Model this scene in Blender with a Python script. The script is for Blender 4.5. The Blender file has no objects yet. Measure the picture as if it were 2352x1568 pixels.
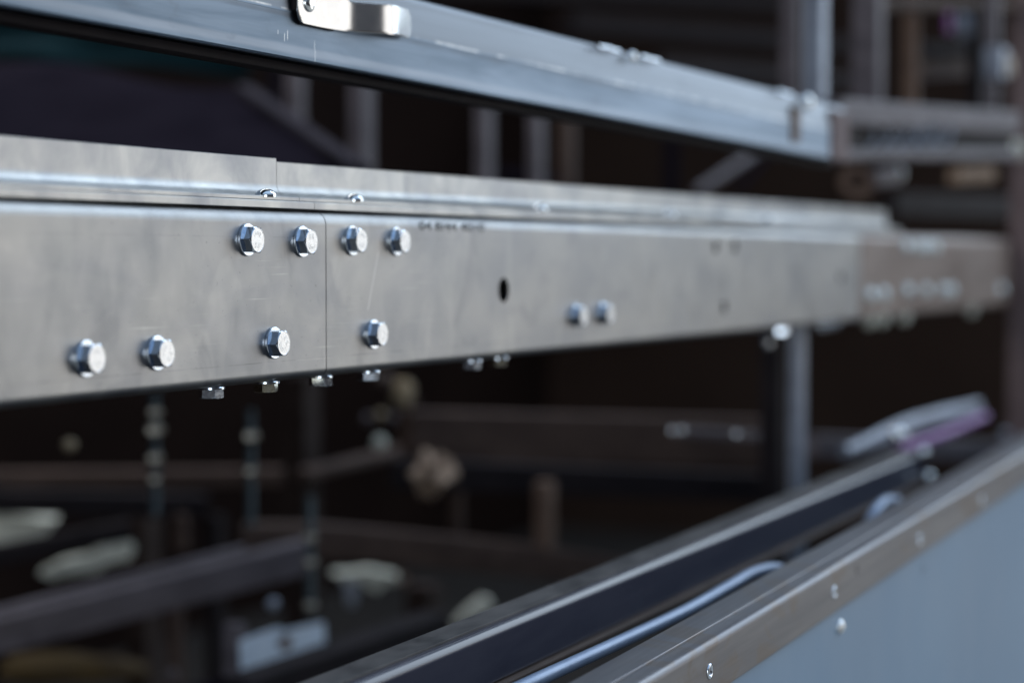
import bpy, bmesh, math, random
from mathutils import Vector, Matrix
random.seed(7)
S = bpy.context.scene
COL = S.collection

# ------------------------------------------------------------------ camera
FPX = 4700.0                    # focal length, in units of a picture 2352 wide
CX, CY = 1176.0, 784.0
CAM = Vector((0.0, 0.0, 1.30))
VX, VY = 3370.0, 590.0          # vanishing point of the long beam (world +X)
pitch = math.atan((CY - VY) / FPX)
yaw = math.atan((VX - CX) / math.hypot(FPX, CY - VY))
FWD = Vector((math.cos(yaw) * math.cos(pitch), math.sin(yaw) * math.cos(pitch), -math.sin(pitch)))
RGT = Vector((math.sin(yaw), -math.cos(yaw), 0.0))
UPV = RGT.cross(FWD)
cd = bpy.data.cameras.new('camera')
cam = bpy.data.objects.new('camera', cd)
COL.objects.link(cam)
cam.matrix_world = Matrix.Translation(CAM) @ Matrix((RGT, UPV, -FWD)).transposed().to_4x4()
cd.sensor_width = 36.0
cd.lens = FPX / 2352 * 36.0
cd.clip_start = 0.02
cd.clip_end = 200
cd.dof.use_dof = True
cd.dof.focus_distance = 1.55
cd.dof.aperture_fstop = 2.7
S.camera = cam

# ------------------------------------------------------------------ world and lamps
w = bpy.data.worlds.new('World')
S.world = w
w.use_nodes = True
nt = w.node_tree
nt.nodes.clear()
wo = nt.nodes.new('ShaderNodeOutputWorld')
wb = nt.nodes.new('ShaderNodeBackground')
wt = nt.nodes.new('ShaderNodeTexCoord')
wsx = nt.nodes.new('ShaderNodeSeparateXYZ')
wr = nt.nodes.new('ShaderNodeValToRGB')
nt.links.new(wt.outputs['Generated'], wsx.inputs[0])
nt.links.new(wsx.outputs['Z'], wr.inputs[0])
nt.links.new(wr.outputs[0], wb.inputs[0])
nt.links.new(wb.outputs[0], wo.inputs[0])
wr.color_ramp.elements[0].position = 0.0
wr.color_ramp.elements[0].color = (0.030, 0.026, 0.028, 1)
wr.color_ramp.elements[1].position = 0.80
wr.color_ramp.elements[1].color = (0.50, 0.68, 0.95, 1)
we = wr.color_ramp.elements.new(0.40)
we.color = (0.11, 0.135, 0.175, 1)
wb.inputs[1].default_value = 0.9

def area(name, loc, target, sx, sy, power, color):
    l = bpy.data.lights.new(name, 'AREA')
    l.shape = 'RECTANGLE'
    l.size, l.size_y = sx, sy
    l.energy = power
    l.color = color
    o = bpy.data.objects.new(name, l)
    COL.objects.link(o)
    o.location = loc
    o.rotation_euler = (Vector(target) - Vector(loc)).to_track_quat('-Z', 'Z').to_euler()
    return o
area('right_fill', (7.7, -4.35, 1.35), (1.2, 0.8, 1.3), 6.3, 3.0, 100, (1.0, 0.975, 0.945))  # added unseen lamp, gives front faces something bright to reflect
area('camera_side_fill', (-3.1, -1.8, 1.7), (1.6, 0.9, 1.2), 2.8, 2.0, 72, (0.90, 0.95, 1.0))  # fill added behind the camera for highlights on domes and bolts
area('sky_light', (8.0, -1.6, 5.4), (1.0, 0.8, 1.2), 8.0, 4.5, 330, (0.74, 0.87, 1.0))

area('interior_fill', (2.6, 2.7, 3.5), (2.6, 2.4, 0.5), 4.0, 1.6, 52, (1.0, 0.93, 0.86))  # fill added out of view to brighten the pieces behind the beam
S.view_settings.view_transform = 'Standard'
S.view_settings.look = 'None'
S.view_settings.exposure = 0
S.view_settings.gamma = 1
S.render.engine = 'CYCLES'
S.cycles.use_denoising = True
S.cycles.max_bounces = 6
S.cycles.diffuse_bounces = 3
S.cycles.glossy_bounces = 4
S.cycles.sample_clamp_indirect = 6

# ------------------------------------------------------------------ helpers
def ray(px, py):
    return FWD + RGT * ((px - CX) / FPX) - UPV * ((py - CY) / FPX)
def P(px, py, z):
    return CAM + ray(px, py) * z
def PY(px, py, Y):
    r = ray(px, py)
    return CAM + r * ((Y - CAM.y) / r.y)
def PZ(px, py, Z):
    r = ray(px, py)
    return CAM + r * ((Z - CAM.z) / r.z)
def mm(px, z):
    return px * z / FPX

class Frame:
    """a straight member: origin, direction along it, away-from-camera side, up"""
    def __init__(s, o, vx, vy):
        s.o = o
        s.d = ray(vx, vy).normalized()
        s.s = Vector((-s.d.y, s.d.x, 0)).normalized()
        s.u = s.d.cross(s.s)
    def pt(s, a, b, c):
        return s.o + s.d * a + s.s * b + s.u * c
    def mat(s):
        return Matrix.Translation(s.o) @ Matrix((s.d, s.s, s.u)).transposed().to_4x4()
    def hit(s, px, py, b=0.0):
        """point where the picture ray meets the plane side=b; returned in (a, b, c)"""
        r = ray(px, py)
        t = ((s.o - CAM).dot(s.s) + b) / r.dot(s.s)
        q = CAM + r * t - s.o
        return q.dot(s.d), b, q.dot(s.u)

def thing(name, label, cat, loc, group=None, mat=None):
    o = bpy.data.objects.new(name, None)
    COL.objects.link(o)
    o.empty_display_size = 0.02
    o.location = loc
    if mat is not None:
        o.matrix_world = mat
    tag(o, label, cat, group)
    return o
def tag(o, label, cat=None, group=None, kind=None):
    if label: o['label'] = label
    if cat: o['category'] = cat
    if group: o['group'] = group
    if kind: o['kind'] = kind
    return o

def link_mesh(name, me, mat, parent=None, m=None, smooth=None, wn=False):
    """m: matrix of the mesh in the world (or in the parent's space when given as local)"""
    if smooth is not None:
        for p in me.polygons: p.use_smooth = True
        me.set_sharp_from_angle(angle=math.radians(smooth))
    if mat: 
        me.materials.clear(); me.materials.append(mat)
    o = bpy.data.objects.new(name, me)
    COL.objects.link(o)
    if parent: o.parent = parent
    if m is not None: o.matrix_local = m
    if wn:
        k = o.modifiers.new('wn', 'WEIGHTED_NORMAL'); k.keep_sharp = True; k.weight = 100
    return o

def bm_mesh(bm, name):
    bmesh.ops.recalc_face_normals(bm, faces=bm.faces)
    me = bpy.data.meshes.new(name)
    bm.to_mesh(me); bm.free()
    return me

def rrect(y0, y1, z0, z1, r, n=7):
    """rounded rectangle outline; r = one radius or four (y0z0, y1z0, y1z1, y0z1)"""
    if not isinstance(r, (tuple, list)): r = (r,) * 4
    pts = []
    for (cy, cz, a0, q) in ((y0, z0, 180, r[0]), (y1, z0, 270, r[1]), (y1, z1, 0, r[2]), (y0, z1, 90, r[3])):
        sy = 1 if cy == y0 else -1
        sz = 1 if cz == z0 else -1
        if q <= 0:
            pts.append((cy, cz)); continue
        for i in range(n + 1):
            a = math.radians(a0 + 90 * i / n)
            pts.append((cy + sy * q + q * math.cos(a), cz + sz * q + q * math.sin(a)))
    return pts

def extr(bm, outer, x0, x1, inner=None, nx=1):
    """extrude a closed (y, z) outline along local X; with inner it is a hollow tube"""
    def rings(pts):
        R = []
        for k in range(nx + 1):
            x = x0 + (x1 - x0) * k / nx
            R.append([bm.verts.new((x, p[0], p[1])) for p in pts])
        for a, b in zip(R, R[1:]):
            for i in range(len(a)):
                j = (i + 1) % len(a)
                bm.faces.new((a[i], a[j], b[j], b[i]))
        return R
    Ro = rings(outer)
    if inner:
        Ri = rings(inner)
        for E in (0, -1):
            a, b = Ro[E], Ri[E]
            for i in range(len(a)):
                j = (i + 1) % len(a)
                bm.faces.new((a[i], a[j], b[j], b[i]))
    else:
        bm.faces.new(Ro[0]); bm.faces.new(list(reversed(Ro[-1])))

def add_box(bm, c, size, rot=None):
    r = bmesh.ops.create_cube(bm, size=1.0)
    M = Matrix.Translation(c) @ (rot.to_4x4() if rot is not None else Matrix.Identity(4)) @ Matrix.Diagonal((*size, 1))
    bmesh.ops.transform(bm, matrix=M, verts=r['verts'])
    return r['verts']

def box_obj(name, c, size, mat, parent=None, bev=0.0015, rot=None, label=None):
    bm = bmesh.new()
    add_box(bm, Vector((0, 0, 0)), size)
    if bev:
        bmesh.ops.bevel(bm, geom=bm.edges[:], offset=min(bev, min(size) * .3), segments=2, affect='EDGES', profile=.5)
    me = bm_mesh(bm, name)
    M = Matrix.Translation(c) @ (rot.to_4x4() if rot is not None else Matrix.Identity(4))
    if parent: M = parent.matrix_world.inverted() @ M
    o = link_mesh(name, me, mat, parent, M, smooth=35, wn=True)
    return o

def bar_rot(p0, p1):
    d = (p1 - p0).normalized()
    s = Vector((-d.y, d.x, 0))
    s = s.normalized() if s.length > 1e-4 else Vector((0, 1, 0))
    return Matrix((d, s, d.cross(s))).transposed()

def bar(name, p0, p1, wd, ht, mat, label=None, cat=None, group=None, parent=None, r=0.004, hollow=False):
    """a rolled steel bar or tube between two points; origin at p0"""
    L = (p1 - p0).length
    bm = bmesh.new()
    o = rrect(-wd / 2, wd / 2, -ht / 2, ht / 2, r, 4)
    t = min(wd, ht) * .12
    extr(bm, o, 0, L, rrect(-wd / 2 + t, wd / 2 - t, -ht / 2 + t, ht / 2 - t, max(r - t, .0005), 4) if hollow else None)
    M = Matrix.Translation(p0) @ bar_rot(p0, p1).to_4x4()
    if parent: M = parent.matrix_world.inverted() @ M
    ob = link_mesh(name, bm_mesh(bm, name), mat, parent, M, smooth=40, wn=True)
    if label: tag(ob, label, cat, group)
    return ob

def lathe(prof, n=32, close=True):
    """prof: (r, z) up the axis"""
    bm = bmesh.new()
    R = []
    for (r, z) in prof:
        if r < 1e-6: R.append([bm.verts.new((0, 0, z))])
        else: R.append([bm.verts.new((r * math.cos(2 * math.pi * i / n), r * math.sin(2 * math.pi * i / n), z)) for i in range(n)])
    for a, b in zip(R, R[1:]):
        for i in range(n):
            j = (i + 1) % n
            if len(a) == 1 and len(b) == 1: continue
            if len(a) == 1: bm.faces.new((a[0], b[i], b[j]))
            elif len(b) == 1: bm.faces.new((a[i], a[j], b[0]))
            else: bm.faces.new((a[i], a[j], b[j], b[i]))
    return bm

def tube_mesh(pts, r, n=14, sub=6):
    """round tube along a Catmull-Rom path"""
    Q = [pts[0] * 2 - pts[1]] + list(pts) + [pts[-1] * 2 - pts[-2]]
    path = []
    for i in range(1, len(Q) - 2):
        for k in range(sub):
            t = k / sub
            a, b, c, d = Q[i - 1], Q[i], Q[i + 1], Q[i + 2]
            path.append(0.5 * ((2 * b) + (c - a) * t + (2 * a - 5 * b + 4 * c - d) * t * t + (3 * b - a - 3 * c + d) * t ** 3))
    path.append(Q[-2].copy())
    bm = bmesh.new()
    prev = None
    nrm = None
    rings = []
    for i, p in enumerate(path):
        d = (path[min(i + 1, len(path) - 1)] - path[max(i - 1, 0)]).normalized()
        if nrm is None:
            nrm = d.cross(Vector((0, 0, 1)))
            if nrm.length < .01: nrm = d.cross(Vector((1, 0, 0)))
        nrm = (nrm - d * nrm.dot(d)).normalized()
        bn = d.cross(nrm)
        rings.append([bm.verts.new(p + (nrm * math.cos(2 * math.pi * k / n) + bn * math.sin(2 * math.pi * k / n)) * r) for k in range(n)])
    for a, b in zip(rings, rings[1:]):
        for k in range(n):
            j = (k + 1) % n
            bm.faces.new((a[k], a[j], b[j], b[k]))
    bm.faces.new(rings[0]); bm.faces.new(rings[-1])
    return bm

def tube(name, pts, r, mat, label=None, cat=None, group=None, parent=None, n=14):
    o0 = pts[0] if not parent else Vector((0, 0, 0))
    bm = tube_mesh([p - o0 for p in pts], r, n)
    ob = link_mesh(name, bm_mesh(bm, name), mat, parent, Matrix.Translation(o0) if not parent else parent.matrix_world.inverted(), smooth=50)
    if label: tag(ob, label, cat, group)
    return ob

def text_bm(bm, txt, size, M, depth, spacing=1.0):
    cu = bpy.data.curves.new('txt', 'FONT')
    cu.body = txt; cu.size = size; cu.extrude = depth; cu.align_x = 'CENTER'; cu.align_y = 'CENTER'
    cu.resolution_u = 3; cu.space_character = spacing
    o = bpy.data.objects.new('txt', cu)
    COL.objects.link(o)
    dg = bpy.context.evaluated_depsgraph_get(); dg.update()
    me = bpy.data.meshes.new_from_object(o.evaluated_get(dg))
    me.transform(M)
    bm.from_mesh(me)
    bpy.data.objects.remove(o); bpy.data.curves.remove(cu); bpy.data.meshes.remove(me)

# ------------------------------------------------------------------ materials
class MB:
    def __init__(s, name, metallic=0.0, rough=.5):
        s.m = bpy.data.materials.new(name); s.m.use_nodes = True
        s.nt = s.m.node_tree
        s.b = s.nt.nodes['Principled BSDF']
        s.b.inputs['Metallic'].default_value = metallic
        s.b.inputs['Roughness'].default_value = rough
    def n(s, t, **k):
        x = s.nt.nodes.new(t)
        for a, v in k.items(): setattr(x, a, v)
        return x
    def l(s, a, b): s.nt.links.new(a, b)
    def pos(s):
        return s.n('ShaderNodeNewGeometry').outputs['Position']
    def mapped(s, scale, loc=(0, 0, 0), obj=False):
        mp = s.n('ShaderNodeMapping')
        mp.inputs['Scale'].default_value = scale
        mp.inputs['Location'].default_value = loc
        src = s.n('ShaderNodeTexCoord').outputs['Object'] if obj else s.pos()
        s.l(src, mp.inputs['Vector'])
        return mp.outputs[0]
    def noise(s, scale, detail=4, rough=.55, loc=(0, 0, 0), obj=False, dist=0.0):
        x = s.n('ShaderNodeTexNoise')
        x.inputs['Scale'].default_value = 1.0
        x.inputs['Detail'].default_value = detail
        x.inputs['Roughness'].default_value = rough
        x.inputs['Distortion'].default_value = dist
        s.l(s.mapped(scale, loc, obj), x.inputs['Vector'])
        return x.outputs['Fac']
    def rng(s, v, a, b, c, d, smooth=False):
        x = s.n('ShaderNodeMapRange')
        if smooth: x.interpolation_type = 'SMOOTHSTEP'
        s.l(v, x.inputs[0])
        for i, q in enumerate((a, b, c, d)): x.inputs[i + 1].default_value = q
        return x.outputs[0]
    def math(s, op, a, b=None, c=None):
        x = s.n('ShaderNodeMath', operation=op)
        for i, v in enumerate((a, b, c)):
            if v is None: continue
            if isinstance(v, (int, float)): x.inputs[i].default_value = v
            else: s.l(v, x.inputs[i])
        return x.outputs[0]
    def mix(s, f, a, b, mode='MIX'):
        x = s.n('ShaderNodeMix', data_type='RGBA', blend_type=mode)
        if isinstance(f, (int, float)): x.inputs[0].default_value = f
        else: s.l(f, x.inputs[0])
        for i, v in ((6, a), (7, b)):
            if isinstance(v, (tuple, list)): x.inputs[i].default_value = (*v[:3], 1)
            else: s.l(v, x.inputs[i])
        return x.outputs[2]
    def color(s, c):
        if isinstance(c, (tuple, list)): s.b.inputs['Base Color'].default_value = (*c[:3], 1)
        else: s.l(c, s.b.inputs['Base Color'])
    def rough(s, v): s.l(v, s.b.inputs['Roughness'])
    def bump(s, h, strength, dist=.001):
        x = s.n('ShaderNodeBump')
        x.inputs['Strength'].default_value = strength
        x.inputs['Distance'].default_value = dist
        s.l(h, x.inputs['Height'])
        s.l(x.outputs[0], s.b.inputs['Normal'])

def steel(name, c0, c1, r0, r1, metallic=1.0, blot=(14, 14, 26), streak=(60, 60, 9), bump=.05, loc=(0, 0, 0), extra=None, obj=False, spec=None):
    """sheet steel: soft cloudy blotches, wipe streaks, fine grain"""
    m = MB(name, metallic, r0)
    if spec is not None: m.b.inputs['Specular IOR Level'].default_value = spec
    a = m.noise(blot, 4, .58, loc, dist=.45, obj=obj)
    b = m.noise(streak, 5, .65, loc, dist=.3, obj=obj)
    f = m.math('ADD', m.math('MULTIPLY', a, .78), m.math('MULTIPLY', b, .22))
    f = m.rng(f, .30, .70, 0, 1, True)
    col = m.mix(f, c0, c1)
    m.rough(m.rng(b, .3, .7, r0, r1))
    if extra: col = extra(m, col)
    m.color(col)
    g = m.noise((900, 900, 900), 2, .5)
    m.bump(g, bump, .0002)
    return m.m

def beam_marks(m, col):
    """scribed layout lines and a long scratch on the face of the beam"""
    sp = m.n('ShaderNodeSeparateXYZ'); m.l(m.pos(), sp.inputs[0])
    x, z = sp.outputs['X'], sp.outputs['Z']
    brk = m.rng(m.noise((30, 30, 200), 3, .7), .42, .56, 0, 1)
    for zz, k in ((ZBOT + .0155, .42), (ZTOP - .0215, .22)):
        d = m.math('ABSOLUTE', m.math('SUBTRACT', z, zz))
        line = m.rng(d, .0001, .0006, 1, 0)
        col = m.mix(m.math('MULTIPLY', m.math('MULTIPLY', line, brk), k), col, (.10, .10, .115))
    # scratch from a to b
    (x0, z0), (x1, z1) = SCR
    dx, dz = x1 - x0, z1 - z0
    L = math.hypot(dx, dz)
    u = m.math('SUBTRACT', x, x0); v = m.math('SUBTRACT', z, z0)
    crossp = m.math('ABSOLUTE', m.math('SUBTRACT', m.math('MULTIPLY', u, dz / L), m.math('MULTIPLY', v, dx / L)))
    along = m.math('ADD', m.math('MULTIPLY', u, dx / L), m.math('MULTIPLY', v, dz / L))
    f = m.math('MULTIPLY', m.rng(crossp, .0002, .0007, 1, 0), m.math('MULTIPLY', m.math('GREATER_THAN', along, 0), m.math('LESS_THAN', along, L)))
    col = m.mix(m.math('MULTIPLY', f, .5), col, (.80, .76, .80))
    for (sc, lc, k, c, rot) in (((9, 9, 900), (1, 0, 4), .34, (.66, .66, .65), 0), ((900, 900, 7), (5, 0, 2), .26, (.20, .20, .215), 0)):
        lines = m.rng(m.noise(sc, 1, .4, lc), .70, .76, 0, 1)
        where = m.rng(m.noise((13, 13, 17), 2, .5, (lc[2], 3, lc[0])), .50, .64, 0, k)
        col = m.mix(m.math('MULTIPLY', lines, where), col, c)
    smear = m.rng(m.noise((22, 22, 9), 3, .5, (7, 7, 1), dist=1.0), .54, .66, 0, .17)
    col = m.mix(smear, col, (.50, .495, .475))
    smear = m.rng(m.noise((18, 18, 13), 4, .6, (2, 9, 6), dist=.8), .57, .66, 0, .34)
    col = m.mix(smear, col, (.20, .205, .22))
    sp2 = m.rng(m.noise((420, 420, 420), 1, .5, (3, 1, 2)), .74, .79, 0, .5)
    return m.mix(sp2, col, (.10, .10, .11))

YF = 0.83                        # the beam's front face
ZTOP = PY(577, 590 - 135 * (3370 - 577) / 3370, YF).z
ZBOT = PY(0, 943, YF).z
a_ = PY(870, 575, YF); b_ = PY(845, 712, YF)
SCR = ((a_.x, a_.z), (b_.x, b_.z))

M_BEAM = steel('brushed_sheet_steel', (.272, .279, .291), (.358, .356, .350), .33, .45, blot=(8, 8, 15), streak=(34, 34, 24), extra=beam_marks)
M_BEAM2 = steel('dull_sheet_steel', (.165, .125, .110), (.25, .215, .20), .36, .46, blot=(5, 5, 10), streak=(20, 20, 20))
M_ANGLE = steel('bare_angle_steel', (.27, .28, .30), (.49, .49, .475), .30, .42, streak=(60, 60, 22), blot=(17, 17, 15), loc=(4, 0, 1))
U = Frame(P(700, 142, 1.62), 3667, 690)
UMARK = []
for (px_, py_, L_, th_) in ((655, 86, .0075, .0007), (662, 81, .0090, .0007), (724, 120, .020, .0005), (640, 74, .004, .0005)):
    q_ = U.hit(px_, py_); UMARK.append((q_[0], q_[2], L_, th_))
def upper_marks_and_light(m, col):
    sp = m.n('ShaderNodeSeparateXYZ'); m.l(m.n('ShaderNodeTexCoord').outputs['Object'], sp.inputs[0])
    z = sp.outputs['Z']
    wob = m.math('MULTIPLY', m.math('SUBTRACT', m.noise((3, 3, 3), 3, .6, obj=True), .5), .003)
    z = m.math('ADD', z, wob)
    col = m.mix(m.math('MULTIPLY', m.rng(z, .036, .0395, 0, 1, True), .75), col, (.175, .190, .21))  # upper face mixed greyer, without the painted sky tint
    highlight_band = m.math('MULTIPLY', m.rng(m.math('ABSOLUTE', m.math('SUBTRACT', z, .0075)), .001, .005, 1, 0, True), .30)  # highlight along the lower edge painted into the colour
    col = m.mix(highlight_band, col, (.38, .42, .48))
    ln = m.math('MULTIPLY', m.rng(m.math('ABSOLUTE', m.math('SUBTRACT', z, .034)), .0008, .0028, 1, 0), m.rng(m.noise((12, 12, 12), 2, .6, (2, 0, 0), obj=True), .36, .6, .25, .8))
    col = m.mix(ln, col, (.10, .12, .15))
    ln = m.math('MULTIPLY', m.rng(m.math('ABSOLUTE', m.math('SUBTRACT', z, .0385)), .0003, .0012, 1, 0), m.rng(m.noise((30, 9, 9), 4, .7, (5, 0, 0), obj=True), .45, .58, 0, .8))
    col = m.mix(ln, col, (.55, .55, .54))
    blotch = m.rng(m.noise((14, 30, 22), 4, .7, (9, 0, 3), obj=True), .60, .72, 0, .5)
    col = m.mix(blotch, col, (.11, .13, .165))
    x = m.math('MULTIPLY', sp.outputs['X'], 1.0)
    for (xa, za, L, th) in UMARK:
        f = m.math('MULTIPLY', m.rng(m.math('ABSOLUTE', m.math('SUBTRACT', x, xa)), th * .3, th, 1, 0),
                   m.rng(m.math('ABSOLUTE', m.math('SUBTRACT', sp.outputs['Z'], za)), L * .3, L * .5, .6, 0))
        col = m.mix(f, col, (.75, .77, .78))
    return col
M_UPPER = steel('blue_grey_steel', (.100, .140, .190), (.190, .245, .315), .30, .44, blot=(5, 30, 45), streak=(1.5, 120, 260), obj=True, extra=upper_marks_and_light)  # blue of the reflected sky tinted into the steel's colour
M_ZINC = steel('zinc_plated_bolt', (.56, .66, .79), (.80, .86, .92), .10, .18, blot=(200, 200, 200), streak=(500, 500, 500), bump=.03)
M_SHINE = steel('bright_zinc', (.78, .84, .88), (.92, .95, .96), .05, .09, blot=(200, 200, 200), bump=.0)
M_DULLZ = steel('dull_zinc', (.20, .19, .17), (.36, .35, .31), .3, .4, blot=(90, 90, 90))
M_CAPZ = steel('satin_bolt_face', (.86, .86, .85), (.97, .97, .96), .24, .36, metallic=.6, blot=(300, 300, 300), streak=(700, 700, 700), bump=.05)
M_LATCH = steel('polished_stainless', (.64, .64, .64), (.70, .70, .69), .13, .19, metallic=.94, blot=(40, 40, 40), streak=(80, 80, 80), bump=.01)
M_BLACK = steel('black_rail_paint', (.046, .047, .070), (.068, .068, .092), .18, .24, metallic=0.0, blot=(6, 30, 30), streak=(2, 40, 60), bump=.0, obj=True)
M_RAILTOP = steel('scuffed_rail_top', (.022, .021, .023), (.12, .112, .108), .5, .65, metallic=.3, blot=(16, 26, 26), streak=(60, 130, 80))
def stain(m, col):
    f = m.rng(m.noise((9, 9, 20), 4, .6, (1, 2, 5), dist=1.2), .54, .62, 0, .6)
    return m.mix(f, col, (.15, .120, .10))
M_STRIP = steel('worn_edge_steel', (.120, .122, .140), (.185, .183, .195), .34, .46, metallic=.85, blot=(4, 60, 60), streak=(1.5, 220, 220), extra=stain, obj=True)
M_END = steel('brown_end_wall', (.034, .021, .016), (.05, .032, .024), .8, .9, metallic=0, blot=(1, 1, 1), spec=.05)
M_PANEL = steel('blue_grey_panel_paint', (.165, .270, .395), (.185, .300, .430), .38, .50, metallic=.0, blot=(3, 3, 3), streak=(9, 9, 4), bump=.02)
M_TUBE = steel('zinc_pipe', (.20, .27, .40), (.28, .36, .50), .36, .44, metallic=.3, blot=(20, 20, 20))
M_FRAME = steel('mill_scale_steel', (.085, .074, .084), (.150, .132, .146), .5, .6, metallic=.15, spec=.3)
M_FRAMEB = steel('primed_brown_steel', (.052, .034, .028), (.092, .062, .050), .55, .65, metallic=.0, spec=.2)
M_FRAMEL = steel('pale_galvanised_post', (.19, .21, .26), (.30, .34, .41), .4, .5, metallic=.4)
M_DARK = steel('dark_steel', (.010, .008, .010), (.018, .014, .016), .6, .7, metallic=0, spec=.15)
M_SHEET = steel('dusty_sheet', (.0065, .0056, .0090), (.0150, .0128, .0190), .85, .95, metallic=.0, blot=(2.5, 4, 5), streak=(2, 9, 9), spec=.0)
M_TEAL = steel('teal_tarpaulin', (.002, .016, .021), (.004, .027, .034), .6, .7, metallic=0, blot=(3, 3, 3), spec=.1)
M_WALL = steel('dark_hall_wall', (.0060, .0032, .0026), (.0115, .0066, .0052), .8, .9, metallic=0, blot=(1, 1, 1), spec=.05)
M_FLOOR = steel('stained_concrete', (.020, .018, .017), (.03, .026, .023), .7, .8, metallic=0, blot=(2, 2, 2), spec=.1)
M_BOUNCE = steel('beige_bounce', (.36, .31, .25), (.44, .39, .32), .8, .9, metallic=0, blot=(1, 1, 1), streak=(4, 4, 4))  # pale colour for the added light-bouncing ground
M_PALE = steel('pale_board', (.36, .37, .31), (.80, .82, .72), .6, .7, metallic=0, blot=(9, 9, 14))
M_TAN = steel('tan_rag', (.20, .14, .10), (.40, .29, .21), .8, .9, metallic=0, blot=(25, 25, 25))
M_OCHRE = steel('ochre_sack', (.030, .019, .010), (.10, .062, .014), .8, .9, metallic=0, blot=(6, 6, 6))
M_BRASS = steel('tarnished_brass', (.20, .16, .10), (.34, .28, .19), .35, .5, metallic=.6)
M_RUST = steel('rusty_brown', (.10, .060, .042), (.16, .10, .07), .6, .7, metallic=.1)
M_PURPLE = steel('violet_film', (.19, .045, .25), (.28, .08, .36), .35, .45, metallic=0)
M_WHITEP = steel('white_bracket_paint', (.52, .62, .74), (.62, .71, .82), .4, .5, metallic=0)
M_POST = steel('brown_grey_post', (.150, .110, .112), (.210, .160, .160), .6, .7, metallic=0, spec=.2)
M_EDGE = steel('dim_grey_steel', (.022, .020, .027), (.034, .031, .040), .8, .9, metallic=0, spec=.05)
M_DIM = steel('dim_brown_steel', (.022, .014, .012), (.038, .026, .022), .6, .7, metallic=0, spec=.15)
M_STUD = steel('teal_grey_stud', (.030, .048, .055), (.05, .075, .085), .4, .5, metallic=.3)
M_INK = MB('stamp_ink', 0, .6); M_INK.color((.045, .05, .055)); M_INK = M_INK.m

# ------------------------------------------------------------------ bolts
def hex_bolt_mesh(emboss=0):
    AF, H, RC = .0094, .0076, .0092
    bm = bmesh.new()
    N = 96
    hs = [0, .0004] + [.0035 + k * (H - .0035) / 10 for k in range(11)]
    def hexr(a): 
        b = (a % (math.pi / 3)) - math.pi / 6
        return AF / math.cos(b)
    rings = []
    for h in hs:
        ring = []
        for i in range(N):
            a = 2 * math.pi * i / N
            r = min(hexr(a), RC + (H - h) * math.tan(math.radians(62)))
            ring.append(bm.verts.new((r * math.cos(a), r * math.sin(a), h)))
        rings.append(ring)
    for a, b in zip(rings, rings[1:]):
        for i in range(N):
            j = (i + 1) % N
            bm.faces.new((a[i], a[j], b[j], b[i]))
    # face: small raised rim then the stamped disc
    prev = rings[-1]
    for (r, z) in ((RC * .985, H + .00015), (RC * .955, H + .00015), (RC * .94, H)):
        ring = [bm.verts.new((r * math.cos(2 * math.pi * i / N), r * math.sin(2 * math.pi * i / N), z)) for i in range(N)]
        for i in range(N):
            j = (i + 1) % N
            bm.faces.new((prev[i], prev[j], ring[j], ring[i]))
        prev = ring
    bm.faces.new(prev)
    bm.faces.new(list(reversed(rings[0])))
    bmesh.ops.recalc_face_normals(bm, faces=bm.faces)
    for f in bm.faces:
        f.material_index = 1 if (f.normal.z > .9 and f.calc_center_median().length_squared > 0 and f.calc_center_median().z > H - .0001) else 0
    nf = len(bm.faces)
    if emboss:
        for k, t in enumerate(("8.8",)):
            text_bm(bm, t, .0060, Matrix.Translation((0, -.0042, H)), .00022)
        for a, t in ((60, "Q"), (90, "S"), (120, "G")):
            aa = math.radians(a)
            text_bm(bm, t, .0040, Matrix.Translation((.0050 * math.cos(aa), .0050 * math.sin(aa), H)) @ Matrix.Rotation(aa - math.pi / 2, 4, 'Z'), .00022)
        for a in (0, 30, 150, 180, 210, 330):
            aa = math.radians(a)
            add_box(bm, Vector((.0052 * math.cos(aa), .0052 * math.sin(aa), H)), (.0034, .0006, .00025), Matrix.Rotation(aa, 3, 'Z'))
    bm.faces.ensure_lookup_table()
    for f in bm.faces[nf:]: f.material_index = 1
    me = bpy.data.meshes.new('bolt')
    bm.to_mesh(me); bm.free()
    me.materials.append(M_ZINC); me.materials.append(M_CAPZ)
    for p in me.polygons: p.use_smooth = True
    me.set_sharp_from_angle(angle=math.radians(18))
    return me
BOLT_ME = hex_bolt_mesh(1)
BOLT_PLAIN = hex_bolt_mesh(0)
M_ZINCY = steel('yellow_plated_bolt', (.74, .68, .50), (.90, .86, .70), .16, .26, blot=(200, 200, 200), streak=(500, 500, 500), bump=.03)
YELLOW_ME = BOLT_PLAIN.copy(); YELLOW_ME.materials.clear(); YELLOW_ME.materials.append(M_ZINCY); YELLOW_ME.materials.append(M_ZINCY)
WASH_ME = bm_mesh(lathe([(0, 0), (.0119, 0), (.0122, .0004), (.0122, .0019), (.0118, .0022), (0, .0022)], 64), 'washer')
for p in WASH_ME.polygons: p.use_smooth = True
WASH_ME.set_sharp_from_angle(angle=math.radians(25)); WASH_ME.materials.append(M_ZINC)
DOME_ME = bm_mesh(lathe([(0, 0), (.0085, 0), (.0085, .0010)] + [(.0085 * math.cos(a), .001 + .0058 * math.sin(a)) for a in [math.radians(8 * k) for k in range(1, 11)]] + [(0, .0068)], 40), 'dome')
for p in DOME_ME.polygons: p.use_smooth = True
DOME_ME.set_sharp_from_angle(angle=math.radians(50)); DOME_ME.materials.append(M_SHINE)
M_GLINTZ = steel('glint_zinc', (.70, .84, .90), (.86, .95, .97), .25, .35, metallic=.35, blot=(200, 200, 200), bump=.0)  # glints on the far bolts put into a pale colour
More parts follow.
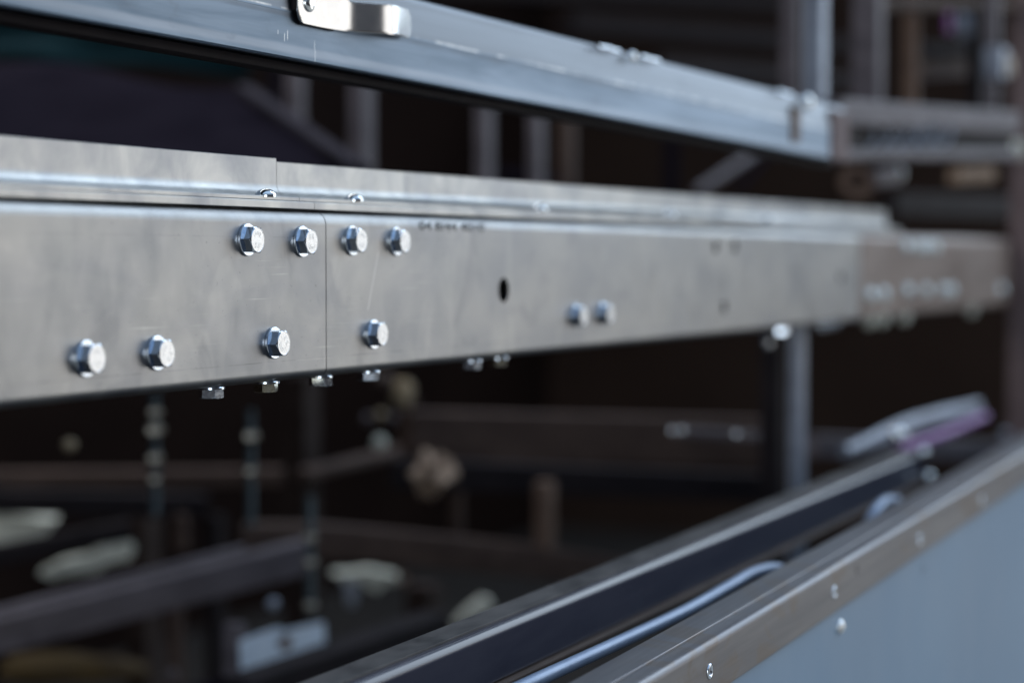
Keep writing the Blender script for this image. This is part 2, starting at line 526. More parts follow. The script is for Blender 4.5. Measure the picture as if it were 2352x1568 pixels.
GLINT_ME = DOME_ME.copy(); GLINT_ME.materials.clear(); GLINT_ME.materials.append(M_GLINTZ)
CREAM_ME = DOME_ME.copy(); CREAM_ME.materials.clear(); CREAM_ME.materials.append(M_PALE)
RNUT_ME = bm_mesh(lathe([(.0020, -.001), (.0030, .0004), (.0042, .0010), (.0058, .0010), (.0062, 0), (.0062, -.0004)], 40), 'eyelet')
for p in RNUT_ME.polygons: p.use_smooth = True
RNUT_ME.materials.append(M_ZINC)

def axis_rot(n):
    n = n.normalized()
    if n.z < -.99:
        return Matrix(((1, 0, 0), (0, -1, 0), (0, 0, -1))).to_4x4()
    if n.y < -.95:
        x = Vector((0, 0, 1)).cross(-n).normalized() * -1
        x = Vector((0, 0, 1)).cross(n).normalized()
        y = n.cross(x)
        return Matrix((x, y, n)).transposed().to_4x4()
    return n.normalized().to_track_quat('Z', 'Y').to_matrix().to_4x4()

def add_bolt(parent, pos, nrm, twist=None, plain=False, washer=True, scale=1.0, name='bolt', label=None):
    tw = random.uniform(0, 60) if twist is None else twist
    # off by the washer's thickness
    M = Matrix.Translation(pos) @ axis_rot(nrm) @ Matrix.Scale(scale, 4)
    inv = parent.matrix_world.inverted() if parent else Matrix.Identity(4)
    b = bpy.data.objects.new(name, BOLT_PLAIN if plain else BOLT_ME)
    COL.objects.link(b)
    if parent: b.parent = parent
    b.matrix_local = inv @ M @ Matrix.Translation((0, 0, .0022 if washer else 0)) @ Matrix.Rotation(math.radians(tw), 4, 'Z')
    if washer:
        q = bpy.data.objects.new('washer', WASH_ME)
        COL.objects.link(q)
        q.parent = b
        q.matrix_local = Matrix.Translation((random.uniform(-.0004, .0004), random.uniform(-.0004, .0004), -.0022))
    if label: b['label'] = label
    return b

def add_simple(parent, me, name, pos, nrm, scale=1.0, label=None):
    b = bpy.data.objects.new(name, me)
    COL.objects.link(b)
    M = Matrix.Translation(pos) @ axis_rot(nrm) @ Matrix.Scale(scale, 4)
    if parent:
        b.parent = parent; M = parent.matrix_world.inverted() @ M
    b.matrix_local = M
    if label: b['label'] = label
    return b

# ------------------------------------------------------------------ setting
def struct(name, c, size, mat):
    bm = bmesh.new(); add_box(bm, Vector((0, 0, 0)), size)
    o = link_mesh(name, bm_mesh(bm, name), mat, None, Matrix.Translation(c))
    o['kind'] = 'structure'
    return o
struct('floor', Vector((5, 2.2, -.05)), (24, 3.8, .1), M_FLOOR)
struct('bounce_ground', Vector((5, -4.2, -.05)), (24, 9.0, .1), M_BOUNCE)  # unseen ground added to bounce warm light onto undersides
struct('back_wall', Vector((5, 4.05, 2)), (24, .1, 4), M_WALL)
struct('end_wall', Vector((9.05, 2.35, 2)), (.1, 3.3, 4), M_END)

# ------------------------------------------------------------------ main beam, in three lengths
XL = PY(-260, 700, YF).x
XS = PY(749, 660, YF).x          # the seam
XE = PY(1975, 640, YF).x         # end of the second length
XR = PY(2330, 640, YF).x
DEPTH = .062
def beam_mesh(x0, x1, holes, org):
    bm = bmesh.new()
    o = rrect(0, DEPTH, ZBOT, ZTOP, (.0075, .007, .0115, .0115), 10)
    i = rrect(.003, DEPTH - .003, ZBOT + .003, ZTOP - .003, (.0045, .004, .0085, .0085), 10)
    extr(bm, o, x0, x1, i)
    me = bm_mesh(bm, 'beam')
    me.transform(Matrix.Translation(Vector((0, YF, 0)) - org))
    return me
def cut_holes(ob, holes, org):
    bmc = bmesh.new()
    for (c, r) in holes:
        bmesh.ops.create_cone(bmc, segments=40, radius1=r, radius2=r, depth=.02, cap_ends=True,
                              matrix=Matrix.Translation(c - org) @ Matrix.Rotation(math.pi / 2, 4, 'X'))
    mc = bpy.data.meshes.new('cut'); bmc.to_mesh(mc); bmc.free()
    oc = bpy.data.objects.new('cut', mc); COL.objects.link(oc)
    oc.matrix_world = ob.matrix_world
    k = ob.modifiers.new('cut', 'BOOLEAN'); k.object = oc; k.operation = 'DIFFERENCE'; k.solver = 'EXACT'
    bpy.context.view_layer.update()
    dg = bpy.context.evaluated_depsgraph_get()
    me = bpy.data.meshes.new_from_object(ob.evaluated_get(dg))
    ob.modifiers.clear()
    ob.data = me
    bpy.data.objects.remove(oc)

def make_beam(x0, x1, mat, label, holes=()):
    org = Vector((x0, YF, ZBOT))
    t = thing('steel_beam', label, 'beam', org, 'main beam lengths bolted end to end')
    bpy.context.view_layer.update()
    me = beam_mesh(x0, x1, holes, org)
    o = link_mesh('web', me, mat, t, Matrix.Identity(4))
    if holes:
        bpy.context.view_layer.update()
        cut_holes(o, holes, org)
    me = o.data
    for p in me.polygons: p.use_smooth = True
    me.set_sharp_from_angle(angle=math.radians(35))
    k = o.modifiers.new('wn', 'WEIGHTED_NORMAL'); k.keep_sharp = True; k.weight = 100
    return t
holes = [(PY(1157, 666, YF), .0118), (PY(1644, 567, YF), .0082), (PY(1688, 565, YF), .0082), (PY(1663, 705, YF), .0082), (PY(1930, 640, YF), .0080)]
beamA = make_beam(XL, XS - .0006, M_BEAM, 'grey steel beam nearest the camera with five hex bolts on its face')
beamB = make_beam(XS + .0006, XE, M_BEAM, 'long grey steel beam right of the seam with stamped code and an empty round hole', holes)
beamC = make_beam(XE + .004, XR, M_BEAM2, 'far brownish end length of the bolted steel beam meeting the upright post')
FN = Vector((0, -1, 0))
def face_bolt(beam, px, py, tw=None, Y=YF, **k):
    # px, py is where the head's face shows: take off the part that stands proud
    p = PY(px, py, Y - .010)
    add_bolt(beam, Vector((p.x, Y, p.z)), FN, tw, **k)
for px, py, tw in ((224, 823, 5), (385, 811, 61), (653, 788, 124), (593, 551, -4), (717, 555, 178)):
    face_bolt(beamA, px, py, tw)
for px, py, tw in ((832, 552, -7), (932, 554, 235), (880, 767, 64), (1342, 725, 3), (1403, 720, 66)):
    face_bolt(beamB, px, py, tw)
for px, py in ((2080, 566), (2108, 567), (2125, 568), (2146, 568), (1997, 678), (2028, 676), (2083, 668), (2125, 668), (2165, 667), (2182, 668), (2298, 664)):
    add_simple(beamC, GLINT_ME, 'bolt', PY(px, py, YF), FN, 1.3)
# bolts hanging under the lower flange
def under_bolt(beam, px, Yo=.013, tw=None, z=None, mesh=None):
    p = PZ(px, 870, ZBOT)
    # solve x so that the bolt axis shows at px
    Y = YF + Yo
    r = ray(px, 850)
    x = CAM.x + r.x / r.y * (Y - CAM.y)
    b = add_bolt(beam, Vector((x, Y, ZBOT if z is None else z)), Vector((0, 0, -1)), tw, plain=True, scale=.88)
    if mesh:
        b.data = mesh; b['label'] = 'yellowish plated bolt head under the beam'
under_bolt(beamA, 484, tw=9); under_bolt(beamA, 610, tw=-17, mesh=YELLOW_ME); under_bolt(beamA, 736, tw=13)
under_bolt(beamB, 845, tw=-5); under_bolt(beamB, 1082, tw=14); under_bolt(beamB, 1143, tw=-15, mesh=YELLOW_ME)
under_bolt(beamB, 1792, tw=10); under_bolt(beamB, 1885); under_bolt(beamB, 1910)
for px in (2005, 2035, 2085, 2237):
    q = PY(px, 712, YF)
    add_simple(beamC, CREAM_ME, 'bolt', Vector((q.x, YF + .006, ZBOT - .004)), Vector((-.5, -.8, -.3)), 1.3)

# stamped code near the top of the beam face
bm = bmesh.new()
pa, pb = PY(963, 515, YF), PY(1112, 519, YF)
ln = pb.x - pa.x
text_bm(bm, "04 8/44 40=0", .0105, Matrix.Identity(4), .00002)
xs = [v.co.x for v in bm.verts]
k = ln / (max(xs) - min(xs))
me = bm_mesh(bm, 'stamp')
mx = (max(xs) + min(xs)) / 2
Mloc = Matrix.Translation(Vector(((pa.x + pb.x) / 2, YF - .0002, (pa.z + pb.z) / 2 - .0018))) @ Matrix.Rotation(math.pi / 2, 4, 'X') @ Matrix.Diagonal((k, 1.1, 1, 1)) @ Matrix.Translation((-mx, 0, 0))
bpy.context.view_layer.update()
link_mesh('stamped_code', me, M_INK, beamB, beamB.matrix_world.inverted() @ Mloc)

# ------------------------------------------------------------------ angle section lying on top of the beam
YA = YF + .009                   # its horizontal leg's edge
TH = .0030
ZA = ZTOP + .0076                # lies on the flat packing strip
YU = YF + .030                   # front of the upright leg
def angle_profile(top):
    o = [(YA, ZA), (YU + TH, ZA)]
    o += [(YU + TH, top - .0006), (YU + TH - .0006, top), (YU + .0006, top), (YU, top - .0006)]
    r = .011
    for i in range(0, 10):       # concave inner bend, from the upright down to the flat leg
        a = math.radians(90 * i / 9)
        o.append((YU - r + r * math.cos(a), ZA + TH + r - r * math.sin(a)))
    o.append((YA + .0006, ZA + TH)); o.append((YA, ZA + TH - .0006))
    return o
def make_angle(x0, x1, top, label, xflat=None):
    org = Vector((x0, YA, ZA))
    bm = bmesh.new()
    extr(bm, [(y, z) for (y, z) in angle_profile(top)], 0, x1 - x0)
    me = bm_mesh(bm, 'angle')
    me.transform(Matrix.Translation((0, -org.y, -org.z)))
    t = thing('angle_strip', label, 'angle iron', org, 'angle strips along the top of the beam')
    link_mesh('profile', me, M_ANGLE, t, Matrix.Identity(4), smooth=30, wn=True)
    bpy.context.view_layer.update()
    return t
ZU1 = PY(635, 363, YU).z
ZU2 = PY(640, 371, YU).z
XA = PY(635, 410, YU).x
XAE = PY(2035, 500, YU).x
angA = make_angle(XL, XA - .0003, ZU1, 'taller angle strip standing on the nearest beam length, scuffed grey steel')
angB = make_angle(XA + .0003, XAE, ZU2, 'slightly lower angle strip running on from the step into the distance')
for px, t in ((610, angA), (812, angB), (1238, angB), (1536, angB), (1760, angB)):
    Y = YF + .013
    r = ray(px, 460)
    add_simple(t, DOME_ME, 'round_screw', Vector((CAM.x + r.x / r.y * Y, Y, ZA + TH - .0012)), Vector((0, 0, 1)), 1.0)

XF = PY(735, 462, YF).x
for (x0, x1, lab) in ((XL, XF - .0003, 'thin flat packing strip under the taller angle strip, ending just left of the beam seam'),
                      (XF + .0003, XAE, 'thin flat packing strip running into the distance under the lower angle strip')):
    bm = bmesh.new(); extr(bm, rrect(0, .034, 0, .0060, .0006, 3), 0, x1 - x0)
    o = link_mesh('packing_strip', bm_mesh(bm, 'strip'), M_ANGLE, None, Matrix.Translation((x0, YF + .0050, ZTOP + .0010)), smooth=40, wn=True)
    tag(o, lab, 'strip', 'packing strips on top of the beam')

# ------------------------------------------------------------------ upper beam
U = Frame(P(700, 142, 1.62), 3667, 690)
a0 = -.75
aE = U.hit(1946, 300)[0]
upper = thing('upper_beam', 'long blue-grey steel beam overhead carrying a polished latch plate', 'beam', U.o, None, U.mat())
bpy.context.view_layer.update()
h1, h2 = .0365, .0740
prof = [(0.0015, 0), (0, .0015), (0, .010), (.0006, .0115), (.0006, h1 - .001), (.0002, h1), (.004, h2 - .006), (.0055, h2 - .002), (.009, h2), (.062, h2), (.0625, h2 - .002), (.0625, 0.0),
        (.058, -.001), (.058, .003), (.006, .003), (.006, 0)]
bm = bmesh.new(); extr(bm, prof, a0, aE)
link_mesh('box_profile', bm_mesh(bm, 'box'), M_UPPER, upper, Matrix.Identity(4), smooth=28, wn=True)
bm = bmesh.new(); extr(bm, rrect(.020, .040, -.006, .001, .001, 2), a0, aE)
link_mesh('seal_strip', bm_mesh(bm, 'seal'), M_DARK, upper, Matrix.Identity(4), smooth=30)
# latch plate
def latch():
    xl = U.hit(673, 40)[0]; xr = U.hit(938, 40)[0]
    fl = U.hit(775, 60)[0]; be = U.hit(862, 60)[0]
    zb0 = U.hit(700, 58)[2]
    zt = zb0 + .060
    tabt = zb0 + .0245
    n = 60
    W = xr - xl
    bm = bmesh.new()
    cols = []
    for i in range(n + 1):
        x = xl + W * i / n
        # offset towards the viewer
        if x < fl: y = -.0035
        elif x < be:
            q = (x - fl) / (be - fl)
            y = -.0035 - .013 * (q * q * (3 - 2 * q))
        else: y = -.0165 + .30 * (x - be) ** 2 / (x - be + .006)
        zb = zb0 + .0065 * max(0, (x - fl + .03) / (xr - fl + .03)) ** 1.3
        rise = zb - zb0
        rr = .0105
        if x - xl < rr: zb = zb + rr - math.sqrt(max(0, rr * rr - (rr - (x - xl)) ** 2))
        top = zt if x < fl - .006 else tabt + (zt - tabt) * max(0, 1 - (x - fl + .006) / .016) ** 2
        top += rise
        r2 = .0105
        if xr - x < r2:
            e = r2 - math.sqrt(max(0, r2 * r2 - (r2 - (xr - x)) ** 2))
            zb += e; top -= e
        cols.append([bm.verts.new((x, y, zb + (top - zb) * j / 12)) for j in range(13)])
    for a, b in zip(cols, cols[1:]):
        for j in range(12):
            bm.faces.new((a[j], b[j], b[j + 1], a[j + 1]))
    bmesh.ops.remove_doubles(bm, verts=bm.verts, dist=1e-6)
    me = bm_mesh(bm, 'latch')
    for p in me.polygons: p.use_smooth = True
    o = link_mesh('latch_plate', me, M_LATCH, upper, Matrix.Identity(4))
    k = o.modifiers.new('s', 'SOLIDIFY'); k.thickness = .0018; k.offset = 0
    k = o.modifiers.new('b', 'BEVEL'); k.width = .0004; k.segments = 2; k.limit_method = 'ANGLE'; k.angle_limit = math.radians(50)
    # dark slab: the gap's shadow behind the plate, put into colour
    bm = bmesh.new()
    add_box(bm, Vector(((xl + fl) / 2 - .0005, -.0012, (zb0 + zt) / 2 - .0006)), (fl - xl + .004, .0022, zt - zb0))
    bmesh.ops.bevel(bm, geom=[e for e in bm.edges if abs(e.verts[0].co.y - e.verts[1].co.y) > .001], offset=.0105, segments=6, affect='EDGES')
    link_mesh('gap_shade', bm_mesh(bm, 'gap_shade'), M_DARK, upper, Matrix.Identity(4))
    a, b_, c = U.hit(699, 9)
    s = add_simple(None, DOME_ME, 'screw', Vector((0, 0, 0)), Vector((0, 0, 1)), 1.0)
    s.parent = o
    s.matrix_local = Matrix.Translation((a, -.0044, c)) @ axis_rot(Vector((0, -1, 0))) @ Matrix.Diagonal((.82, .82, .45, 1))
latch()
for (pa_, pb_, z0_, z1_, m_, nm_) in ((1908, 1949, -.001, .066, M_POST, 'end_shade'), (1818, 1836, .012, .058, M_RUST, 'brown_strip')):  # first box: brown plate added to darken the beam's end
    xa_, xb_ = U.hit(pa_, 300)[0], U.hit(pb_, 300)[0]  # second box: plain brown strip across the face
    bm = bmesh.new(); add_box(bm, Vector(((xa_ + xb_) / 2, .002, (z0_ + z1_) / 2)), (xb_ - xa_, .008, z1_ - z0_))
    bmesh.ops.bevel(bm, geom=bm.edges[:], offset=.002, segments=3, affect='EDGES')
    link_mesh(nm_, bm_mesh(bm, nm_), m_, upper, Matrix.Identity(4), smooth=40, wn=True)
# weld beads and a bolt along its upper edge
for px, py, L_ in ((1395, 110, .05), (1490, 134, .05), (1800, 212, .05)):
    a, b, c = U.hit(px, py)
    pts = [U.pt(a - L_ / 2 + L_ * i / 5, -.001, c - .001 + random.uniform(-.0006, .0006)) for i in range(6)]
    tube('weld_bead', pts, .0022, M_ZINC, parent=upper)
a, b, c = U.hit(1449, 131); add_simple(upper, DOME_ME, 'rivet', U.pt(a, -.001, c), -U.s, .7)
a, b, c = U.hit(1851, 236); add_simple(upper, DOME_ME, 'rivet', U.pt(a, -.001, c), -U.s, 1.2)

# ------------------------------------------------------------------ lower right panel with its edge section
F = Frame(P(1630, 1474, 1.55), 3240, 508)
panel = thing('edge_panel', 'blue-grey painted panel under a riveted steel edge section', 'panel', F.o, None, F.mat())
bpy.context.view_layer.update()
A0, A1 = -.75, 3.4
prof = rrect(0, .044, -.0425, 0, (.0012, .003, .003, .0055), 8)
prof = [p for p in prof if not (p[1] > -.0001 and .01 < p[0] < .05)]
i0 = max(range(len(prof)), key=lambda i: (prof[i][1] > -.0001, prof[i][0]))
bm = bmesh.new()
extr(bm, rrect(0, .044, -.0425, 0, (.0012, .003, .003, .0055), 8), A0, A1)
link_mesh('edge_section', bm_mesh(bm, 'edge'), M_STRIP, panel, Matrix.Identity(4), smooth=40, wn=True)
bm = bmesh.new(); extr(bm, rrect(.016, .0435, -.001, .0022, .0009, 3), A0, A1)
link_mesh('top_strip', bm_mesh(bm, 'strip'), M_STRIP, panel, Matrix.Identity(4), smooth=40, wn=True)
bm = bmesh.new(); extr(bm, rrect(.0035, .0075, -.60, -.0430, .001, 2), A0, A1)
link_mesh('sheet', bm_mesh(bm, 'sheet'), M_PANEL, panel, Matrix.Identity(4), smooth=40, wn=True)
for px, py in ((1630, 1541), (1916, 1360), (2112, 1240), (2255, 1151)):
    a, b, c = F.hit(px, py)
    add_simple(panel, RNUT_ME, 'eyelet', F.pt(a, -.0001, c), -F.s, 1.0)
a, b, c = F.hit(1926, 1438, .0035)
add_simple(panel, DOME_ME, 'rivet', F.pt(a, .0034, c), -F.s, .80)
HOLE_ME = bm_mesh(lathe([(0, -.0003), (.0045, -.0003), (.0050, .0002), (.0050, -.002)], 24), 'hole_disc'); HOLE_ME.materials.append(M_FRAME)  # faint hole in the panel made as a grey disc
for px, py, b0 in ((1968, 1307, 0), (2120, 1307, .0035)):
    a, b, c = F.hit(px, py, b0)
    add_simple(panel, HOLE_ME, 'hole_disc', F.pt(a, b0 - .0002, c), -F.s, 1.0)

# ------------------------------------------------------------------ black rail behind it
R = Frame(P(1118, 1447, 1.58), 3217, 583)
rail = thing('black_rail', 'black painted rail with a scuffed flat top and shiny rounded edge', 'rail', R.o, None, R.mat())
bpy.context.view_layer.update()
rE = R.hit(2118, 1050)[0]
bm = bmesh.new(); extr(bm, rrect(0, .036, -.044, -.0008, (.002, .003, .002, .0070), 9), -.7, rE)
link_mesh('rail_body', bm_mesh(bm, 'rail'), M_BLACK, rail, Matrix.Identity(4), smooth=40, wn=True)
bm = bmesh.new(); extr(bm, rrect(.0095, .0355, -.0012, .0012, .0006, 2), -.7, rE)
link_mesh('top_plate', bm_mesh(bm, 'top'), M_RAILTOP, rail, Matrix.Identity(4), smooth=40, wn=True)
bm = bmesh.new(); extr(bm, rrect(-.007, .030, -.0475, -.0445, .0008, 2), -.7, rE)
link_mesh('bottom_flange', bm_mesh(bm, 'flange'), M_FRAMEB, rail, Matrix.Identity(4), smooth=40)
for px, py in ((2133, 1096), (2121, 1040)):
    add_simple(rail, DOME_ME, 'end_screw', P(px, py, 3.0), -FWD, 1.0)
# pipe between rail and panel
zz = lambda x: 1.5 * 1980 / (3230 - x)
pts = [P(700, 1812, zz(700)), P(1000, 1671, zz(1000)), P(1250, 1553, zz(1250)), P(1420, 1475, zz(1420)), P(1575, 1402, zz(1575)), P(1680, 1343, zz(1680)), P(1735, 1313, zz(1735)), P(1790, 1306, zz(1790)), P(1840, 1345, zz(1835))]
pipe = tube('zinc_pipe', pts, .0056, M_TUBE, 'thin pale blue pipe running in the gap beside the black rail', 'pipe')
add_simple(pipe, DOME_ME, 'clamp_screw', P(1733, 1330, 1.94), -FWD, .5)
c_ = P(1748, 1304, 1.98)
pc = bar('clamp', c_ - FWD * .006, c_ + FWD * .010, .012, .014, M_TUBE, parent=pipe)
pts = [P(2060, 1150, 2.5), P(2035, 1150, 2.45), P(2012, 1172, 2.4), P(1992, 1210, 2.38)]
tube('hose_end', pts, .0062, M_TUBE, 'short bent hose end poking up beside the far black rail', 'hose')

# ------------------------------------------------------------------ the frames behind
def post(name, px0, px1, py0, py1, z, mat, label, cat='post', group='upright posts of the frame behind', ratio=1.0, parent=None, round_=.003):
    """vertical box post; ratio = X size over Y size; both faces show"""
    cxp = (px0 + px1) / 2
    c = P(cxp, (py0 + py1) / 2, z)
    r = ray(cxp, 700)
    th = math.atan2(r.y, r.x)
    wpx = mm(px1 - px0, z)
    b = wpx / (ratio * abs(math.sin(th)) + abs(math.cos(th)))
    a = b * ratio
    zt, zb = P(cxp, py0, z).z, P(cxp, py1, z).z
    bm = bmesh.new()
    pts = rrect(-a / 2, a / 2, -b / 2, b / 2, round_, 4)
    lo = [bm.verts.new((p[0], p[1], 0)) for p in pts]
    hi = [bm.verts.new((p[0], p[1], zt - zb)) for p in pts]
    for i in range(len(pts)):
        j = (i + 1) % len(pts)
        bm.faces.new((lo[i], lo[j], hi[j], hi[i]))
    bm.faces.new(hi); bm.faces.new(list(reversed(lo)))
    M = Matrix.Translation((c.x, c.y, zb))
    if parent: M = parent.matrix_world.inverted() @ M
    o = link_mesh(name, bm_mesh(bm, name), mat, parent, M, smooth=40, wn=True)
    if not parent: tag(o, label, cat, group)
    return o

def ballclip(name, px, py, z, rpx, mat, label=None, cat=None, group=None, parent=None, nrm=None, sq=.6):
    """a small bolt head seen far out of focus"""
    s = mm(rpx, z) / .0085
    b = add_simple(parent, DOME_ME, name, P(px, py, z), nrm or -FWD, s)
    if mat is not None and mat is not M_ZINC and mat is not M_SHINE:
        b.data = b.data.copy(); b.data.materials.clear(); b.data.materials.append(mat)
    if label: tag(b, label, cat, group)
    return b

# right: the tall upright where the beam ends
post('steel_post', 2322, 2400, -400, 1040, 4.15, M_POST, 'tall brownish post where the far end of the beam stops', ratio=1.6)
# frame up right
post('steel_post', 1795, 1842, -300, 232, 3.6, M_FRAME, 'dim post just left of the pale galvanised post above the upper beam')
pp = post('steel_post', 1845, 1903, -300, 258, 3.0, M_FRAMEL, 'pale bluish galvanised post rising from the end of the upper beam', ratio=1.3)
post('steel_post', 1958, 2032, -300, 285, 3.5, M_FRAME, 'grey square post right of the pale galvanised post', ratio=.9)
post('steel_post', 2078, 2112, -300, 275, 3.9, M_RUST, 'slim rust-brown post in the middle of the far open frame')
post('steel_post', 2222, 2262, 20, 275, 3.9, M_DARK, 'black post on the right side of the far open frame')
post('steel_post', 2262, 2296, -200, 290, 3.8, M_FRAME, 'slim grey post beside the pale junction box, far right')
cage = thing('cross_rail', 'thick grey-brown cross rail that the far posts stand on', 'rail', P(1960, 320, 3.2))
bpy.context.view_layer.update()
bar('upper_bar', P(1895, 258, 3.0), P(2312, 283, 3.75), .05, mm(52, 3.5), M_FRAME, parent=cage)
bar('middle_web', P(1895, 312, 3.0), P(2312, 326, 3.75), .02, mm(58, 3.5), M_DARK, parent=cage)
bar('lower_bar', P(1895, 357, 3.0), P(2312, 356, 3.73), .05, mm(24, 3.5), M_FRAME, parent=cage)
bar('top_rail', P(1990, 12, 3.7), P(2330, 12, 4.1), .04, mm(30, 3.8), M_FRAMEB, 'brownish top rail of the far open frame', 'rail', 'rails of the far open frame')
bar('shelf_rail', P(2100, 118, 4.1), P(2235, 116, 4.25), .04, mm(34, 4.1), M_DARK, 'dark wide rail across the far open frame, upper of two', 'rail', 'rails of the far open frame')
bar('shelf_rail', P(2100, 158, 4.1), P(2235, 150, 4.25), .04, mm(26, 4.1), M_FRAMEB, 'brown-grey rail across the far open frame, lower of two', 'rail', 'rails of the far open frame')
bar('shelf_rail', P(2100, 176, 4.12), P(2235, 168, 4.27), .05, mm(14, 4.1), M_FRAME, 'thin dark rail edge right under the brown-grey shelf rail', 'rail', 'rails of the far open frame')
def lump(name, px, py, z, wx, wy, mat, label, cat, group=None, seed=0, n=3, rough=.35):
    rnd = random.Random(seed)
    bm = bmesh.new()
    bmesh.ops.create_icosphere(bm, subdivisions=3, radius=1)
    from mathutils import noise as nz
    for v in bm.verts:
        d = 1 + rough * nz.noise(v.co * 1.7 + Vector((seed, 0, 0))) + rough * .4 * nz.noise(v.co * 4.5 + Vector((0, seed, 0)))
        v.co *= d
    a, b = mm(wx / 2, z), mm(wy / 2, z)
    M = Matrix.Translation(P(px, py, z)) @ Matrix((RGT, FWD, UPV)).transposed().to_4x4() @ Matrix.Diagonal((a, min(a, b), b, 1))
    o = link_mesh(name, bm_mesh(bm, name), mat, None, M, smooth=60)
    tag(o, label, cat, group)
    return o
lump('gloved_bundle', 2215, 62, 3.9, 42, 62, M_FRAMEL, 'pale grey rag bundle hanging in the far open frame', 'rag', seed=2)
box_obj_ = box_obj('violet_tag', P(2180, 50, 4.0), (.02, .01, .045), M_PURPLE); tag(box_obj_, 'dark violet plastic tag beside the pale rag in the far frame', 'tag')
jb = thing('junction_box', 'pale junction box on the slim far post at the right', 'box', P(2296, 150, 3.75))
bpy.context.view_layer.update()
box_obj('housing', P(2288, 146, 3.7), (.05, .035, .055), M_FRAMEL, jb, .004)
box_obj('lid', P(2312, 152, 3.72), (.03, .02, .035), M_BRASS, jb, .004)
# coiled cable on the cross rail
pts = []
for i in range(60):
    t = i / 59
    px = 1985 + 190 * t + 14 * math.sin(t * 34)
    py = 318 + 22 * math.cos(t * 34) - 6 * t
    pts.append(P(px, py, 3.12 + .25 * t))
tube('cable_coil', pts, .0035, M_FRAMEL, 'loosely coiled grey-blue cable lying along the far cross rail', 'cable')
# things under the cross rail
RING = bm_mesh(lathe([(.45, -.5), (1.0, -.5), (1.05, 0), (1.0, .2), (.55, .2), (.45, .1), (.45, -.5)], 32), 'ring')
def ring(name, px, py, z, rpx, mat, label, cat):
    me = RING.copy(); s = mm(rpx, z)
    o = link_mesh(name, me, mat, None, Matrix.Translation(P(px, py, z)) @ axis_rot(-FWD + Vector((0, 0, .1))) @ Matrix.Scale(s, 4), smooth=40)
    tag(o, label, cat); return o
ring('pipe_ring', 1968, 420, 3.4, 38, M_RUST, 'brassy brown pipe ring hanging under the far cross rail', 'ring')
bar('pipe_stub', P(1998, 412, 3.45), P(2050, 405, 3.6), .03, .028, M_FRAME, 'grey stub of pipe beside the brassy pipe ring', 'pipe')
ballclip('cap_nut', 2063, 400, 3.6, 14, M_ZINC, 'round grey cap nut just under the far cross rail', 'nut')
bar('tool_grip', P(2190, 405, 3.9), P(2275, 400, 4.0), .025, .028, M_TAN, 'yellow-tan tool handle under the right part of the cross rail', 'handle')
bar('dark_pipe', P(2040, 470, 4.2), P(2310, 478, 4.6), .04, .05, M_DARK, 'dim dark pipe right above the far end of the beam', 'pipe')
ballclip('tape_roll', 2335, 345, 4.0, 22, M_PALE, 'pale tape roll stuck on the tall far post', 'roll')

# posts seen between the two beams
g = 'upright posts seen between the two beams'
post('frame_post', 618, 648, 120, 420, 4.0, M_SHEET, 'faint post left of all others between the beams, above the sloping sheet', group=g)
post('frame_post', 655, 702, 120, 420, 3.9, M_FRAME, 'dim grey post second from the left behind the sloping sheet', group=g)
post('frame_post', 800, 862, 120, 470, 3.4, M_FRAME, 'wide grey post at the lower end of the sloping sheet', group=g, ratio=1.4)
post('frame_post', 1090, 1136, 200, 470, 3.7, M_FRAME, 'grey post left one of the close pair between the beams', group=g, ratio=1.6)
post('frame_post', 1212, 1252, 200, 470, 3.9, M_FRAME, 'grey post right one of the close pair between the beams', group=g, ratio=1.6)
post('frame_post', 1282, 1322, 200, 470, 4.2, M_FRAMEB, 'brownish dim post just right of the close pair', group=g)
post('frame_post', 1524, 1560, 250, 500, 4.4, M_SHEET, 'faint dark post under the middle of the upper beam', group=g)
# struts
g2 = 'dim diagonal braces under the upper beam'
bar('diagonal_brace', P(1600, 440, 4.3), P(1745, 345, 4.7), .012, .018, M_FRAME, 'upper thin diagonal brace in the dark under the upper beam', 'brace', g2)
bar('diagonal_brace', P(1690, 440, 4.3), P(1765, 355, 4.7), .012, .014, M_SHEET, 'steeper thin diagonal brace in the dark under the upper beam', 'brace', g2)
bar('foot_rail', P(1120, 394, 3.9), P(1300, 420, 4.4), .02, .02, M_SHEET, 'dim foot rail joining the close pair of posts', 'rail')

# sloping sheet and teal tarpaulin on the left
def slab(name, corners, th, mat, label, cat, group=None, sub=18, wob=0.0, seed=0):
    """a sheet through four corners (a,b,c,d), given thickness and soft waves"""
    from mathutils import noise as nz
    a, b, c, d = corners
    n = (b - a).cross(d - a).normalized()
    o0 = a
    bm = bmesh.new()
    V = []
    for i in range(sub + 1):
        row = []
        for j in range(sub + 1):
            u, v = i / sub, j / sub
            p = (a * (1 - u) + b * u) * (1 - v) + (d * (1 - u) + c * u) * v
            p = p + n * wob * nz.noise(Vector((u * 3 + seed, v * 2.5, seed)))
            row.append(bm.verts.new(p - o0))
        V.append(row)
    for i in range(sub):
        for j in range(sub):
            bm.faces.new((V[i][j], V[i + 1][j], V[i + 1][j + 1], V[i][j + 1]))
    o = link_mesh(name, bm_mesh(bm, name), mat, None, Matrix.Translation(o0), smooth=60)
    k = o.modifiers.new('s', 'SOLIDIFY'); k.thickness = th; k.offset = 0
    tag(o, label, cat, group)
    return o
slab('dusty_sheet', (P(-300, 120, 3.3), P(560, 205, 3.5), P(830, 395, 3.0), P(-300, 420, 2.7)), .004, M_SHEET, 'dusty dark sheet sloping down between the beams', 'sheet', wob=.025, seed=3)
bar('sheet_edge_rail', P(560, 205, 3.46), P(826, 388, 2.96), .03, .016, M_EDGE, 'grey edge rail along the sloping dark sheet', 'rail')
